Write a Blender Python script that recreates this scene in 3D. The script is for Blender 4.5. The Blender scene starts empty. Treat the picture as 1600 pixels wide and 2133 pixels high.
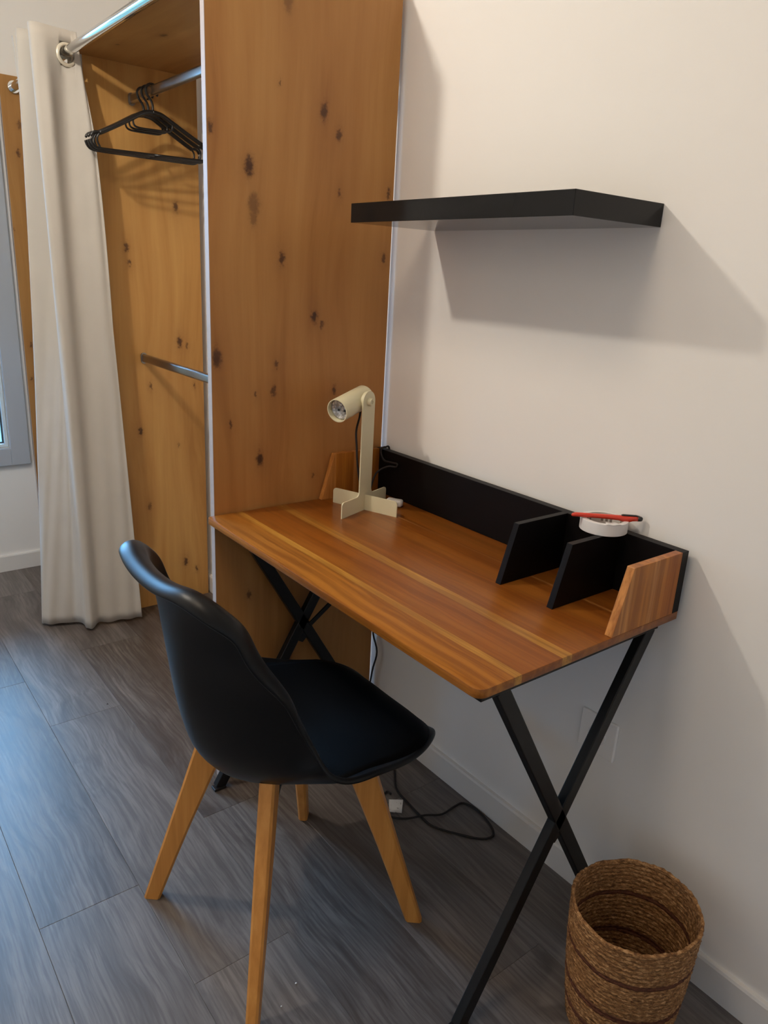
import bpy, bmesh, math, random
from mathutils import Vector, Matrix

scene = bpy.context.scene
COL = scene.collection
R = math.radians
random.seed(7)

# ------------------------------------------------------------------ camera
cam_data = bpy.data.cameras.new('camera')
cam = bpy.data.objects.new('camera', cam_data)
COL.objects.link(cam)
cam_data.sensor_fit = 'HORIZONTAL'
cam_data.sensor_width = 36.0
cam_data.lens = 36.0 * 1546.3 / 1600.0
cam_data.clip_start = 0.01
right = Vector((0.7920847, -0.60834893, 0.05013397))
down = Vector((-0.14857991, -0.27181085, -0.95081169))
fwd = Vector((0.59205223, 0.74567449, -0.30568564))
m = Matrix((right, -down, -fwd)).transposed().to_4x4()
m.translation = Vector((-1.24464, -0.75176, 1.32414))
cam.matrix_world = m
scene.camera = cam

# ------------------------------------------------------------------ colour management, world, lights
vs = scene.view_settings
scene.display_settings.display_device = 'sRGB'
vs.view_transform = 'Standard'
vs.look = 'None'
vs.gamma = 1.0
vs.use_curve_mapping = False
vs.exposure = 0.0
cy = scene.cycles
cy.use_denoising = True
cy.max_bounces = 10
cy.diffuse_bounces = 7
cy.glossy_bounces = 4
cy.sample_clamp_indirect = 6.0
cy.caustics_reflective = False
cy.caustics_refractive = False

SKY_STRENGTH = 24.0
LAMP_POWER = 36.5
FILL_LIGHT_POWER = 8.3

w = bpy.data.worlds.new('outdoors')
scene.world = w
w.use_nodes = True
nt = w.node_tree
nt.nodes.clear()
tc = nt.nodes.new('ShaderNodeTexCoord')
sep = nt.nodes.new('ShaderNodeSeparateXYZ')
rmp = nt.nodes.new('ShaderNodeValToRGB')
mpr = nt.nodes.new('ShaderNodeMapRange')
bg = nt.nodes.new('ShaderNodeBackground')
out = nt.nodes.new('ShaderNodeOutputWorld')
nt.links.new(tc.outputs['Generated'], sep.inputs[0])
nt.links.new(sep.outputs['Z'], mpr.inputs['Value'])
mpr.inputs['From Min'].default_value = -0.3
mpr.inputs['From Max'].default_value = 0.6
nt.links.new(mpr.outputs[0], rmp.inputs[0])
el = rmp.color_ramp.elements
el[0].position = 0.0
el[0].color = (0.020, 0.040, 0.046, 1)
el[1].position = 1.0
el[1].color = (0.34, 0.62, 1.0, 1)
e = rmp.color_ramp.elements.new(0.30)
e.color = (0.045, 0.085, 0.098, 1)
e = rmp.color_ramp.elements.new(0.42)
e.color = (0.24, 0.52, 0.95, 1)
nt.links.new(rmp.outputs[0], bg.inputs[0])
bg.inputs[1].default_value = SKY_STRENGTH
nt.links.new(bg.outputs[0], out.inputs[0])

ld = bpy.data.lights.new('ceiling_lamp_and_fill', 'POINT')
ld.energy = LAMP_POWER
ld.color = (1.0, 0.905, 0.775)
ld.shadow_soft_size = 0.035
lo = bpy.data.objects.new('ceiling_lamp_and_fill', ld)
lo.location = (-1.30, 1.05, 2.29)
COL.objects.link(lo)

# unseen soft disk light, added as fill, over the camera's side of the room
l2 = bpy.data.lights.new('ceiling_lamp_and_fill', 'AREA')
l2.shape = 'DISK'
l2.size = 0.50
l2.energy = FILL_LIGHT_POWER
l2.color = (1.0, 0.80, 0.59)
l2o = bpy.data.objects.new('ceiling_lamp_and_fill', l2)
l2o.location = (-1.20, 0.05, 2.40)
COL.objects.link(l2o)

pl = bpy.data.lights.new('window_portal', 'AREA')
pl.shape = 'RECTANGLE'
pl.size = 0.82
pl.size_y = 1.60
pl.cycles.is_portal = True
po = bpy.data.objects.new('window_portal', pl)
po.location = (-1.00, 2.70, 1.36)
po.rotation_euler = (R(-90), 0, 0)
COL.objects.link(po)


p2 = bpy.data.lights.new('window_portal', 'AREA')  # portal for the added side window
p2.shape = 'RECTANGLE'
p2.size = 0.30
p2.size_y = 0.42
p2.cycles.is_portal = True
p2o = bpy.data.objects.new('window_portal', p2)
p2o.location = (-2.44, 1.95, 1.06)
p2o.rotation_euler = (0, R(-90), 0)
COL.objects.link(p2o)


# ------------------------------------------------------------------ helpers: objects
def thing(name, label, cat, loc=(0, 0, 0), rotz=0.0, group=None):
    o = bpy.data.objects.new(name, None)
    o.empty_display_size = 0.05
    COL.objects.link(o)
    o.location = loc
    o.rotation_euler = (0, 0, rotz)
    o['label'] = label
    o['category'] = cat
    if group:
        o['group'] = group
    bpy.context.view_layer.update()
    return o


def origin_of(o):
    p = Vector((0, 0, 0))
    while o is not None:
        p = p + o.location
        o = o.parent
    return p


def put(name, bm, mat, parent=None, local=False, smooth=False, label=None, origin=None):
    """link a bmesh as ONE mesh object; world coordinates unless local"""
    if not local:
        off = origin_of(parent) if parent is not None else Vector(origin or (0, 0, 0))
        bmesh.ops.translate(bm, verts=bm.verts, vec=-off)
    me = bpy.data.meshes.new(name)
    bm.normal_update()
    bm.to_mesh(me)
    bm.free()
    if mat is not None:
        me.materials.append(mat)
    if smooth:
        for p in me.polygons:
            p.use_smooth = True
    o = bpy.data.objects.new(name, me)
    COL.objects.link(o)
    if parent is not None:
        o.parent = parent
    elif origin is not None:
        o.location = origin
    if label:
        o['label'] = label
    return o


def struct(name, bm, mat, parent=None):
    o = put(name, bm, mat, parent)
    if parent is None:
        o['kind'] = 'structure'
    return o


def autosmooth(o, angle=35):
    me = o.data
    bm = bmesh.new()
    bm.from_mesh(me)
    for f in bm.faces:
        f.smooth = True
    lim = R(angle)
    for ed in bm.edges:
        if len(ed.link_faces) == 2:
            ed.smooth = ed.calc_face_angle(0) < lim
    bm.to_mesh(me)
    bm.free()


# ------------------------------------------------------------------ helpers: shapes
def box(a, b, bev=0.0, seg=2, bm=None):
    nb = bmesh.new()
    r = bmesh.ops.create_cube(nb, size=1.0)
    for v in nb.verts:
        v.co = Vector((a[i] + (b[i] - a[i]) * (v.co[i] + 0.5) for i in range(3)))
    if bev > 0:
        bmesh.ops.bevel(nb, geom=list(nb.edges), offset=bev, segments=seg, profile=0.5, affect='EDGES')
    bmesh.ops.recalc_face_normals(nb, faces=nb.faces)
    return join(bm, nb)


def join(bm, nb):
    if bm is None:
        return nb
    me = bpy.data.meshes.new('tmp')
    nb.to_mesh(me)
    nb.free()
    bm.from_mesh(me)
    bpy.data.meshes.remove(me)
    return bm


def prism(poly, axis, a, b, bev=0.0, seg=2, bm=None):
    """extrude a 2D polygon along an axis; the polygon is in the other two axes in xyz order"""
    nb = bmesh.new()

    def p3(p, t):
        c = [0, 0, 0]
        k = [i for i in range(3) if i != axis]
        c[k[0]], c[k[1]], c[axis] = p[0], p[1], t
        return c
    lo_ = [nb.verts.new(p3(p, a)) for p in poly]
    hi_ = [nb.verts.new(p3(p, b)) for p in poly]
    nb.faces.new(lo_)
    nb.faces.new(hi_)
    n = len(poly)
    for i in range(n):
        nb.faces.new((lo_[i], lo_[(i + 1) % n], hi_[(i + 1) % n], hi_[i]))
    bmesh.ops.recalc_face_normals(nb, faces=nb.faces)
    if bev > 0:
        bmesh.ops.bevel(nb, geom=list(nb.edges), offset=bev, segments=seg, profile=0.5, affect='EDGES')
    return join(bm, nb)


def frames(pts):
    pts = [Vector(p) for p in pts]
    out_ = []
    prev = None
    for i, p in enumerate(pts):
        a = pts[max(i - 1, 0)]
        b = pts[min(i + 1, len(pts) - 1)]
        t = (b - a).normalized()
        if prev is None:
            ref = Vector((0, 0, 1)) if abs(t.z) < 0.9 else Vector((1, 0, 0))
            n = (ref - t * ref.dot(t)).normalized()
        else:
            n = (prev - t * prev.dot(t)).normalized()
        prev = n
        out_.append((p, t, n, t.cross(n)))
    return out_


def tube(pts, rad, seg=10, bm=None, caps=True, sy=1.0):
    nb = bmesh.new()
    rings = []
    fr = frames(pts)
    for i, (p, t, n, bb) in enumerate(fr):
        r_ = rad[i] if isinstance(rad, (list, tuple)) else rad
        rings.append([nb.verts.new(p + n * (math.cos(2 * math.pi * k / seg) * r_) + bb * (math.sin(2 * math.pi * k / seg) * r_ * sy)) for k in range(seg)])
    for a, b in zip(rings[:-1], rings[1:]):
        for k in range(seg):
            nb.faces.new((a[k], a[(k + 1) % seg], b[(k + 1) % seg], b[k]))
    if caps:
        nb.faces.new(rings[0])
        nb.faces.new(rings[-1])
    bmesh.ops.recalc_face_normals(nb, faces=nb.faces)
    return join(bm, nb)


def spline(pts, n=8):
    """Catmull-Rom through the points"""
    pts = [Vector(p) for p in pts]
    out_ = []
    for i in range(len(pts) - 1):
        p0 = pts[max(i - 1, 0)]
        p1, p2 = pts[i], pts[i + 1]
        p3 = pts[min(i + 2, len(pts) - 1)]
        for k in range(n):
            t = k / n
            out_.append(0.5 * ((2 * p1) + (p2 - p0) * t + (2 * p0 - 5 * p1 + 4 * p2 - p3) * t * t + (3 * p1 - p0 - 3 * p2 + p3) * t ** 3))
    out_.append(pts[-1])
    return out_


def lathe(prof, seg=48, bm=None, mat4=None, close=False):
    """revolve (r, z) pairs about z"""
    nb = bmesh.new()
    rings = []
    for r_, z in prof:
        if r_ < 1e-6:
            rings.append([nb.verts.new((0, 0, z))])
        else:
            rings.append([nb.verts.new((math.cos(2 * math.pi * k / seg) * r_, math.sin(2 * math.pi * k / seg) * r_, z)) for k in range(seg)])
    pairs = list(zip(rings[:-1], rings[1:]))
    if close:
        pairs.append((rings[-1], rings[0]))
    for a, b in pairs:
        for k in range(seg):
            k2 = (k + 1) % seg
            if len(a) == 1 and len(b) == 1:
                continue
            if len(a) == 1:
                nb.faces.new((a[0], b[k], b[k2]))
            elif len(b) == 1:
                nb.faces.new((a[k], a[k2], b[0]))
            else:
                nb.faces.new((a[k], a[k2], b[k2], b[k]))
    bmesh.ops.recalc_face_normals(nb, faces=nb.faces)
    if mat4 is not None:
        bmesh.ops.transform(nb, matrix=mat4, verts=nb.verts)
    return join(bm, nb)


def bar(p, q, wide, deep, wdir, bev=0.0, bm=None):
    """a straight rectangular bar from p to q; wide measured along wdir"""
    p, q, wdir = Vector(p), Vector(q), Vector(wdir)
    t = (q - p).normalized()
    u = (wdir - t * wdir.dot(t)).normalized()
    v = t.cross(u)
    nb = bmesh.new()
    lo_ = [nb.verts.new(p + u * (a * wide / 2) + v * (b * deep / 2)) for a, b in ((-1, -1), (1, -1), (1, 1), (-1, 1))]
    hi_ = [nb.verts.new(q + u * (a * wide / 2) + v * (b * deep / 2)) for a, b in ((-1, -1), (1, -1), (1, 1), (-1, 1))]
    nb.faces.new(lo_)
    nb.faces.new(hi_)
    for i in range(4):
        nb.faces.new((lo_[i], lo_[(i + 1) % 4], hi_[(i + 1) % 4], hi_[i]))
    bmesh.ops.recalc_face_normals(nb, faces=nb.faces)
    if bev > 0:
        bmesh.ops.bevel(nb, geom=list(nb.edges), offset=bev, segments=2, profile=0.5, affect='EDGES')
    return join(bm, nb)


def round_rect(x0, y0, x1, y1, radii, seg=6):
    """outline with one radius per corner: (x0,y0) (x1,y0) (x1,y1) (x0,y1)"""
    pts = []
    cs = [(x0, y0, 1, 1, 180), (x1, y0, -1, 1, 270), (x1, y1, -1, -1, 0), (x0, y1, 1, -1, 90)]
    for (x, y, sx, sy, a0), r_ in zip(cs, radii):
        if r_ <= 0:
            pts.append((x, y))
            continue
        cx_, cy_ = x + sx * r_, y + sy * r_
        for k in range(seg + 1):
            a = R(a0 + 90 * k / seg)
            pts.append((cx_ + math.cos(a) * r_, cy_ + math.sin(a) * r_))
    return pts


# ------------------------------------------------------------------ helpers: materials
class N:
    def __init__(self, name):
        self.m = bpy.data.materials.new(name)
        self.m.use_nodes = True
        self.t = self.m.node_tree
        self.b = self.t.nodes['Principled BSDF']

    def n(self, kind, **kw):
        x = self.t.nodes.new('ShaderNode' + kind)
        for k, v in kw.items():
            if k in x.inputs:
                x.inputs[k].default_value = v
            else:
                setattr(x, k, v)
        return x

    def l(self, a, b):
        self.t.links.new(a, b)

    def math(self, op, a, b=None, clamp=False):
        x = self.n('Math', operation=op, use_clamp=clamp)
        for i, v in enumerate((a, b)):
            if v is None:
                continue
            if isinstance(v, (int, float)):
                x.inputs[i].default_value = v
            else:
                self.l(v, x.inputs[i])
        return x.outputs[0]

    def mixc(self, f, a, b, mode='MIX'):
        x = self.n('Mix', data_type='RGBA', blend_type=mode)
        for s, v in ((0, f), (6, a), (7, b)):
            if isinstance(v, (int, float)):
                x.inputs[s].default_value = v
            elif isinstance(v, tuple):
                x.inputs[s].default_value = (*v, 1) if len(v) == 3 else v
            else:
                self.l(v, x.inputs[s])
        return x.outputs[2]

    def noise(self, vec, scale, detail=4.0, rough=0.55, dist=0.0):
        x = self.n('TexNoise', Scale=scale, Detail=detail, Roughness=rough, Distortion=dist)
        self.l(vec, x.inputs['Vector'])
        return x.outputs['Fac']

    def mapping(self, vec, scale=(1, 1, 1), loc=(0, 0, 0), rot=(0, 0, 0)):
        x = self.n('Mapping', Scale=scale, Location=loc, Rotation=rot)
        self.l(vec, x.inputs['Vector'])
        return x.outputs[0]

    def ramp(self, f, stops, interp='LINEAR'):
        x = self.n('ValToRGB')
        cr = x.color_ramp
        cr.interpolation = interp
        while len(cr.elements) < len(stops):
            cr.elements.new(0.5)
        for e_, (p, c) in zip(cr.elements, stops):
            e_.position = p
            e_.color = (*c, 1)
        self.l(f, x.inputs[0])
        return x.outputs[0]

    def bump(self, h, strength=0.2, dist=0.001):
        x = self.n('Bump', Strength=strength, Distance=dist)
        self.l(h, x.inputs['Height'])
        self.l(x.outputs[0], self.b.inputs['Normal'])

    def obj(self):
        return self.n('TexCoord').outputs['Object']

    def color(self, c):
        if isinstance(c, tuple):
            self.b.inputs['Base Color'].default_value = (*c, 1)
        else:
            self.l(c, self.b.inputs['Base Color'])


def plain(name, c, rough=0.5, metal=0.0, spec=0.5, var=0.0, vscale=30.0, bump=0.0, bscale=200.0, coat=0.0):
    k = N(name)
    v = k.obj()
    if var > 0:
        f = k.noise(v, vscale, 3.0)
        k.color(k.mixc(f, tuple(x * (1 - var) for x in c), tuple(min(1, x * (1 + var)) for x in c)))
    else:
        k.color(c)
    k.b.inputs['Roughness'].default_value = rough
    k.b.inputs['Metallic'].default_value = metal
    k.b.inputs['Specular IOR Level'].default_value = spec
    k.b.inputs['Coat Weight'].default_value = coat
    if bump > 0:
        k.bump(k.noise(v, bscale, 3.0), bump, 0.0006)
    return k.m


def knotty(name, base, ua, va, knots, along=2, tint=(1.0, 1.0, 1.0), seed=0.0):
    """vertical-grain knotty oak laminate; knots = (u, v, radius, strength) in world axes ua, va"""
    k = N(name)
    v = k.obj()
    sc = [9.0, 9.0, 9.0]
    sc[along] = 0.55
    s2 = [90.0, 90.0, 90.0]
    s2[along] = 3.0
    s3 = [3.0, 3.0, 3.0]
    s3[along] = 0.8
    warp = k.n('TexNoise', Scale=2.2, Detail=2.0)
    k.l(k.mapping(v, (1, 1, 0.6), (seed, seed, 0)), warp.inputs['Vector'])
    wv = k.n('VectorMath', operation='SCALE')
    wv.inputs['Scale'].default_value = 0.10
    k.l(warp.outputs['Color'], wv.inputs[0])
    ad = k.n('VectorMath', operation='ADD')
    k.l(v, ad.inputs[0])
    k.l(wv.outputs[0], ad.inputs[1])
    gv = ad.outputs[0]
    grain = k.noise(k.mapping(gv, tuple(sc), (seed, 0, 0)), 1.6, 5.0, 0.6, 0.4)
    fine = k.noise(k.mapping(v, tuple(s2)), 1.0, 3.0, 0.6)
    broad = k.noise(k.mapping(gv, tuple(s3), (0, seed, 0)), 1.0, 2.0)
    col = k.ramp(grain, [(0.28, tuple(x * t for x, t in zip((0.285, 0.128, 0.034), tint))), (0.46, tuple(x * t for x, t in zip((0.405, 0.205, 0.060), tint))), (0.62, tuple(x * t for x, t in zip((0.465, 0.252, 0.080), tint))), (0.80, tuple(x * t for x, t in zip((0.510, 0.290, 0.100), tint)))])
    col = k.mixc(k.math('MULTIPLY', fine, 0.30), col, tuple(x * t for x, t in zip((0.27, 0.118, 0.033), tint)), 'MIX')
    col = k.mixc(k.ramp(broad, [(0.40, (0, 0, 0)), (0.75, (0.55, 0.55, 0.55))]), col, tuple(x * t for x, t in zip((0.32, 0.138, 0.038), tint)))
    sp = k.n('SeparateXYZ')
    k.l(v, sp.inputs[0])
    un, vn = sp.outputs[ua], sp.outputs[va]
    w1 = k.noise(v, 80.0, 4.0, 0.65)
    w2 = k.noise(k.mapping(v, (1, 1, 1), (3.1, 1.7, 2.3)), 80.0, 4.0, 0.65)
    uo = k.math('ADD', un, k.math('MULTIPLY', k.math('SUBTRACT', w1, 0.5), 0.022))
    vo = k.math('ADD', vn, k.math('MULTIPLY', k.math('SUBTRACT', w2, 0.5), 0.042))
    dark = None
    halo = None
    for (ku, kv, kr, ks) in knots:
        kr *= 0.84
        du = k.math('DIVIDE', k.math('SUBTRACT', uo, ku - base[ua]), kr)
        dv = k.math('DIVIDE', k.math('SUBTRACT', vo, kv - base[va]), kr * 1.9)
        d2 = k.math('ADD', k.math('MULTIPLY', du, du), k.math('MULTIPLY', dv, dv))
        g = k.math('DIVIDE', ks, k.math('ADD', 1.0, k.math('MULTIPLY', d2, k.math('MULTIPLY', d2, d2))))
        dark = g if dark is None else k.math('MAXIMUM', dark, g)
        h = k.math('DIVIDE', ks * 0.42, k.math('ADD', 1.0, k.math('MULTIPLY', d2, 0.12)))
        halo = h if halo is None else k.math('MAXIMUM', halo, h)
    col = k.mixc(halo, col, (0.24, 0.095, 0.028))
    col = k.mixc(dark, col, (0.060, 0.022, 0.010))
    k.color(col)
    k.b.inputs['Roughness'].default_value = 0.48
    k.b.inputs['Specular IOR Level'].default_value = 0.35
    k.bump(fine, 0.12, 0.0004)
    return k.m


def walnut(name, strips, ua, base_u, along=1, tint=1.0):
    """striped walnut laminate; strips = list of (u, colour) constant stops over axis ua, metres"""
    k = N(name)
    v = k.obj()
    u0, u1 = strips[0][0], strips[-1][0] + 0.001
    sp = k.n('SeparateXYZ')
    k.l(v, sp.inputs[0])
    wob = k.noise(k.mapping(v, (6, 1.2, 6)), 1.0, 2.0)
    uu = k.math('ADD', sp.outputs[ua], k.math('MULTIPLY', k.math('SUBTRACT', wob, 0.5), 0.004))
    f = k.math('DIVIDE', k.math('SUBTRACT', uu, u0 - base_u), u1 - u0)
    col = k.ramp(f, [((u - u0) / (u1 - u0), tuple(x * tint for x in c)) for u, c in strips], 'CONSTANT')
    sc = [70.0, 70.0, 70.0]
    sc[along] = 2.2
    wv = k.n('TexNoise', Scale=3.5, Detail=2.0)
    k.l(v, wv.inputs['Vector'])
    s_ = k.n('VectorMath', operation='SCALE')
    s_.inputs['Scale'].default_value = 0.022
    k.l(wv.outputs['Color'], s_.inputs[0])
    a_ = k.n('VectorMath', operation='ADD')
    k.l(v, a_.inputs[0])
    k.l(s_.outputs[0], a_.inputs[1])
    g = k.noise(k.mapping(a_.outputs[0], tuple(sc)), 1.0, 4.0, 0.6, 0.3)
    sc2 = [16.0, 16.0, 16.0]
    sc2[along] = 0.55
    g2 = k.noise(k.mapping(a_.outputs[0], tuple(sc2), (1.3, 0.4, 0)), 1.0, 3.0, 0.5, 0.25)
    col = k.mixc(k.ramp(g, [(0.42, (0.62, 0.62, 0.62)), (0.62, (0, 0, 0))]), col, (0.135 * tint, 0.034 * tint, 0.005 * tint))
    col = k.mixc(k.ramp(g2, [(0.45, (0, 0, 0)), (0.72, (0.32, 0.32, 0.32))]), col, (0.37 * tint, 0.150 * tint, 0.024 * tint))
    k.color(col)
    k.b.inputs['Roughness'].default_value = 0.30
    k.b.inputs['Specular IOR Level'].default_value = 0.30
    k.bump(g, 0.08, 0.0004)
    return k.m


def plank_material():
    k = N('grey_oak_plank')
    v = k.obj()
    oi = k.n('ObjectInfo')
    rnd = oi.outputs['Random']
    cx = k.n('CombineXYZ')
    k.l(k.math('MULTIPLY', rnd, 37.0), cx.inputs[0])
    k.l(k.math('MULTIPLY', rnd, 91.0), cx.inputs[1])
    ad = k.n('VectorMath', operation='ADD')
    k.l(v, ad.inputs[0])
    k.l(cx.outputs[0], ad.inputs[1])
    p = ad.outputs[0]
    wv = k.n('TexNoise', Scale=2.6, Detail=2.0)
    k.l(p, wv.inputs['Vector'])
    s_ = k.n('VectorMath', operation='SCALE')
    s_.inputs['Scale'].default_value = 0.16
    k.l(wv.outputs['Color'], s_.inputs[0])
    a2 = k.n('VectorMath', operation='ADD')
    k.l(p, a2.inputs[0])
    k.l(s_.outputs[0], a2.inputs[1])
    g1 = k.noise(k.mapping(a2.outputs[0], (14, 1.4, 14)), 1.0, 4.0, 0.6, 0.8)
    s3 = k.n('VectorMath', operation='SCALE')
    s3.inputs['Scale'].default_value = 0.035
    k.l(wv.outputs['Color'], s3.inputs[0])
    a3 = k.n('VectorMath', operation='ADD')
    k.l(p, a3.inputs[0])
    k.l(s3.outputs[0], a3.inputs[1])
    g2 = k.noise(k.mapping(a3.outputs[0], (135, 5, 135)), 1.0, 4.0, 0.62)
    col = k.ramp(g1, [(0.30, (0.078, 0.064, 0.057)), (0.48, (0.130, 0.111, 0.100)), (0.60, (0.162, 0.140, 0.127)), (0.78, (0.210, 0.183, 0.165))])
    col = k.mixc(k.ramp(g2, [(0.40, (0.60, 0.60, 0.60)), (0.58, (0, 0, 0))]), col, (0.058, 0.046, 0.040))
    br = k.n('BrightContrast')
    k.l(col, br.inputs[0])
    k.l(k.math('MULTIPLY', k.math('SUBTRACT', rnd, 0.5), 0.060), br.inputs['Bright'])
    k.color(br.outputs[0])
    rf = k.n('MapRange')
    k.l(g2, rf.inputs[0])
    rf.inputs['To Min'].default_value = 0.35
    rf.inputs['To Max'].default_value = 0.46
    k.l(rf.outputs[0], k.b.inputs['Roughness'])
    k.b.inputs['Specular IOR Level'].default_value = 0.5
    k.bump(g2, 0.10, 0.0004)
    return k.m


def fabric_material():
    k = N('cream_cotton')
    v = k.obj()
    uvn = k.n('UVMap')
    a = k.noise(k.mapping(v, (1, 1, 1)), 9.0, 3.0)
    # faint horizontal packing creases
    col = k.mixc(a, (0.50, 0.465, 0.415), (0.57, 0.53, 0.475))
    w1 = k.n('TexWave', wave_type='BANDS', bands_direction='Z', Scale=260.0, Distortion=0.6, Detail=1.0)
    k.l(v, w1.inputs['Vector'])
    k.t.nodes.remove(uvn)
    k.color(col)
    k.b.inputs['Roughness'].default_value = 0.9
    k.b.inputs['Specular IOR Level'].default_value = 0.15
    k.b.inputs['Sheen Weight'].default_value = 0.15
    k.bump(k.math('ADD', w1.outputs['Fac'], k.math('MULTIPLY', a, 2.0)), 0.10, 0.0008)
    return k.m


def glass_material():
    k = N('window_glass')
    k.t.nodes.remove(k.b)
    tr = k.n('BsdfTransparent')
    tr.inputs[0].default_value = (0.86, 0.95, 0.97, 1)
    gl = k.n('BsdfGlossy', Roughness=0.02)
    fr = k.n('Fresnel', IOR=1.45)
    mx = k.n('MixShader')
    k.l(fr.outputs[0], mx.inputs[0])
    k.l(tr.outputs[0], mx.inputs[1])
    k.l(gl.outputs[0], mx.inputs[2])
    o = [x for x in k.t.nodes if x.type == 'OUTPUT_MATERIAL'][0]
    k.l(mx.outputs[0], o.inputs[0])
    return k.m


def straw_material(name, dark, mid, light):
    k = N(name)
    v = k.obj()
    sp = k.n('SeparateXYZ')
    k.l(v, sp.inputs[0])
    an = k.math('ARCTAN2', sp.outputs[1], sp.outputs[0])
    cb = k.n('CombineXYZ')
    k.l(k.math('MULTIPLY', k.math('SINE', an), 0.1), cb.inputs[0])
    k.l(k.math('MULTIPLY', k.math('COSINE', an), 0.1), cb.inputs[1])
    k.l(k.math('MULTIPLY', sp.outputs[2], 2.6), cb.inputs[2])
    n1 = k.noise(cb.outputs[0], 115.0, 4.0, 0.75, 0.6)
    n2 = k.noise(v, 26.0, 2.0)
    col = k.ramp(n1, [(0.36, dark), (0.51, mid), (0.66, light)])
    col = k.mixc(k.math('MULTIPLY', n2, 0.45), col, tuple(x * 0.8 for x in mid))
    k.color(col)
    k.b.inputs['Roughness'].default_value = 0.72
    k.b.inputs['Specular IOR Level'].default_value = 0.3
    k.bump(n1, 0.8, 0.0022)
    return k.m


M_WALL = plain('white_wall_paint', (0.86, 0.84, 0.81), 0.85, spec=0.2, var=0.010, vscale=3.0, bump=0.06, bscale=260.0)
M_CEIL = plain('white_ceiling_paint', (0.91, 0.90, 0.88), 0.9, spec=0.1)
M_TRIM = plain('white_trim_paint', (0.78, 0.76, 0.73), 0.45, spec=0.4)
M_EDGE = plain('white_edge_band', (0.40, 0.345, 0.325), 0.5)
M_PLANK = plank_material()
M_SUB = plain('dark_subfloor', (0.035, 0.028, 0.024), 0.8)
M_BLACK_LAM = plain('black_laminate', (0.0045, 0.0036, 0.0036), 0.45, spec=0.14, var=0.15, vscale=90, bump=0.05, bscale=500)
M_SHELF = plain('black_shelf_laminate', (0.0080, 0.0080, 0.0084), 0.12, spec=0.22)
M_STEEL = plain('black_powder_coat', (0.0045, 0.0045, 0.0047), 0.42, spec=0.28, bump=0.08, bscale=900)
M_CHROME = plain('chrome', (0.72, 0.73, 0.74), 0.10, metal=1.0)
M_RAIL = plain('brushed_chrome', (0.36, 0.33, 0.30), 0.30, metal=1.0)
M_FABRIC = fabric_material()
M_GROMMET = plain('cream_grommet', (0.80, 0.74, 0.60), 0.25, metal=0.35)
M_HANGER = plain('black_plastic_hanger', (0.012, 0.011, 0.011), 0.30, spec=0.5)
M_CHAIR = plain('black_chair_plastic', (0.0035, 0.0038, 0.0045), 0.38, spec=0.24, bump=0.06, bscale=900)
M_PAD = plain('black_leatherette', (0.0014, 0.0014, 0.0016), 0.55, spec=0.06, bump=0.25, bscale=700)
M_BEECH = None
M_LAMP = plain('pale_sage_metal', (0.68, 0.63, 0.43), 0.42, spec=0.4, bump=0.05, bscale=900)
M_CORD = plain('dark_textile_cord', (0.012, 0.008, 0.007), 0.7, bump=0.3, bscale=1500)
M_WHITE_PL = plain('white_plastic', (0.75, 0.74, 0.72), 0.35)
M_TAPE = plain('white_tape', (0.78, 0.77, 0.76), 0.40, spec=0.4)
M_CARD = None
M_RED = plain('red_plastic', (0.62, 0.045, 0.020), 0.32, spec=0.5)
M_BLK_PL = plain('black_plastic', (0.015, 0.012, 0.011), 0.35)
M_WIN = plain('grey_window_frame', (0.42, 0.45, 0.50), 0.5, spec=0.3)
M_WIN_IN = plain('white_window_sash', (0.62, 0.70, 0.74), 0.35)
M_GASKET = plain('dark_gasket', (0.03, 0.04, 0.045), 0.6)
M_GLASS = glass_material()


def beech():
    k = N('beech_leg')
    v = k.obj()
    g = k.noise(k.mapping(v, (60, 60, 3)), 1.0, 3.0, 0.6, 0.3)
    k.color(k.ramp(g, [(0.30, (0.50, 0.205, 0.040)), (0.55, (0.60, 0.260, 0.056)), (0.8, (0.68, 0.325, 0.080))]))
    k.b.inputs['Roughness'].default_value = 0.42
    k.bump(g, 0.06, 0.0004)
    return k.m


M_BEECH = beech()


def bulb_mat():
    k = N('led_reflector')
    v = k.obj()
    vo = k.n('TexVoronoi', Scale=160.0)
    k.l(v, vo.inputs['Vector'])
    k.color(k.ramp(vo.outputs['Distance'], [(0.0, (0.80, 0.80, 0.80)), (0.6, (0.35, 0.34, 0.34))]))
    k.b.inputs['Roughness'].default_value = 0.12
    k.b.inputs['Metallic'].default_value = 0.35
    k.bump(vo.outputs['Distance'], 0.5, 0.002)
    return k.m


M_BULB = bulb_mat()

# ------------------------------------------------------------------ the room
X0, X1 = -2.35, 0.0
Y0, Y1 = -1.75, 2.617
H = 2.42
T = 0.10
WX0, WX1, WZ0, WZ1 = -1.40, -0.602, 0.547, 2.16      # clear opening of the window

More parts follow.
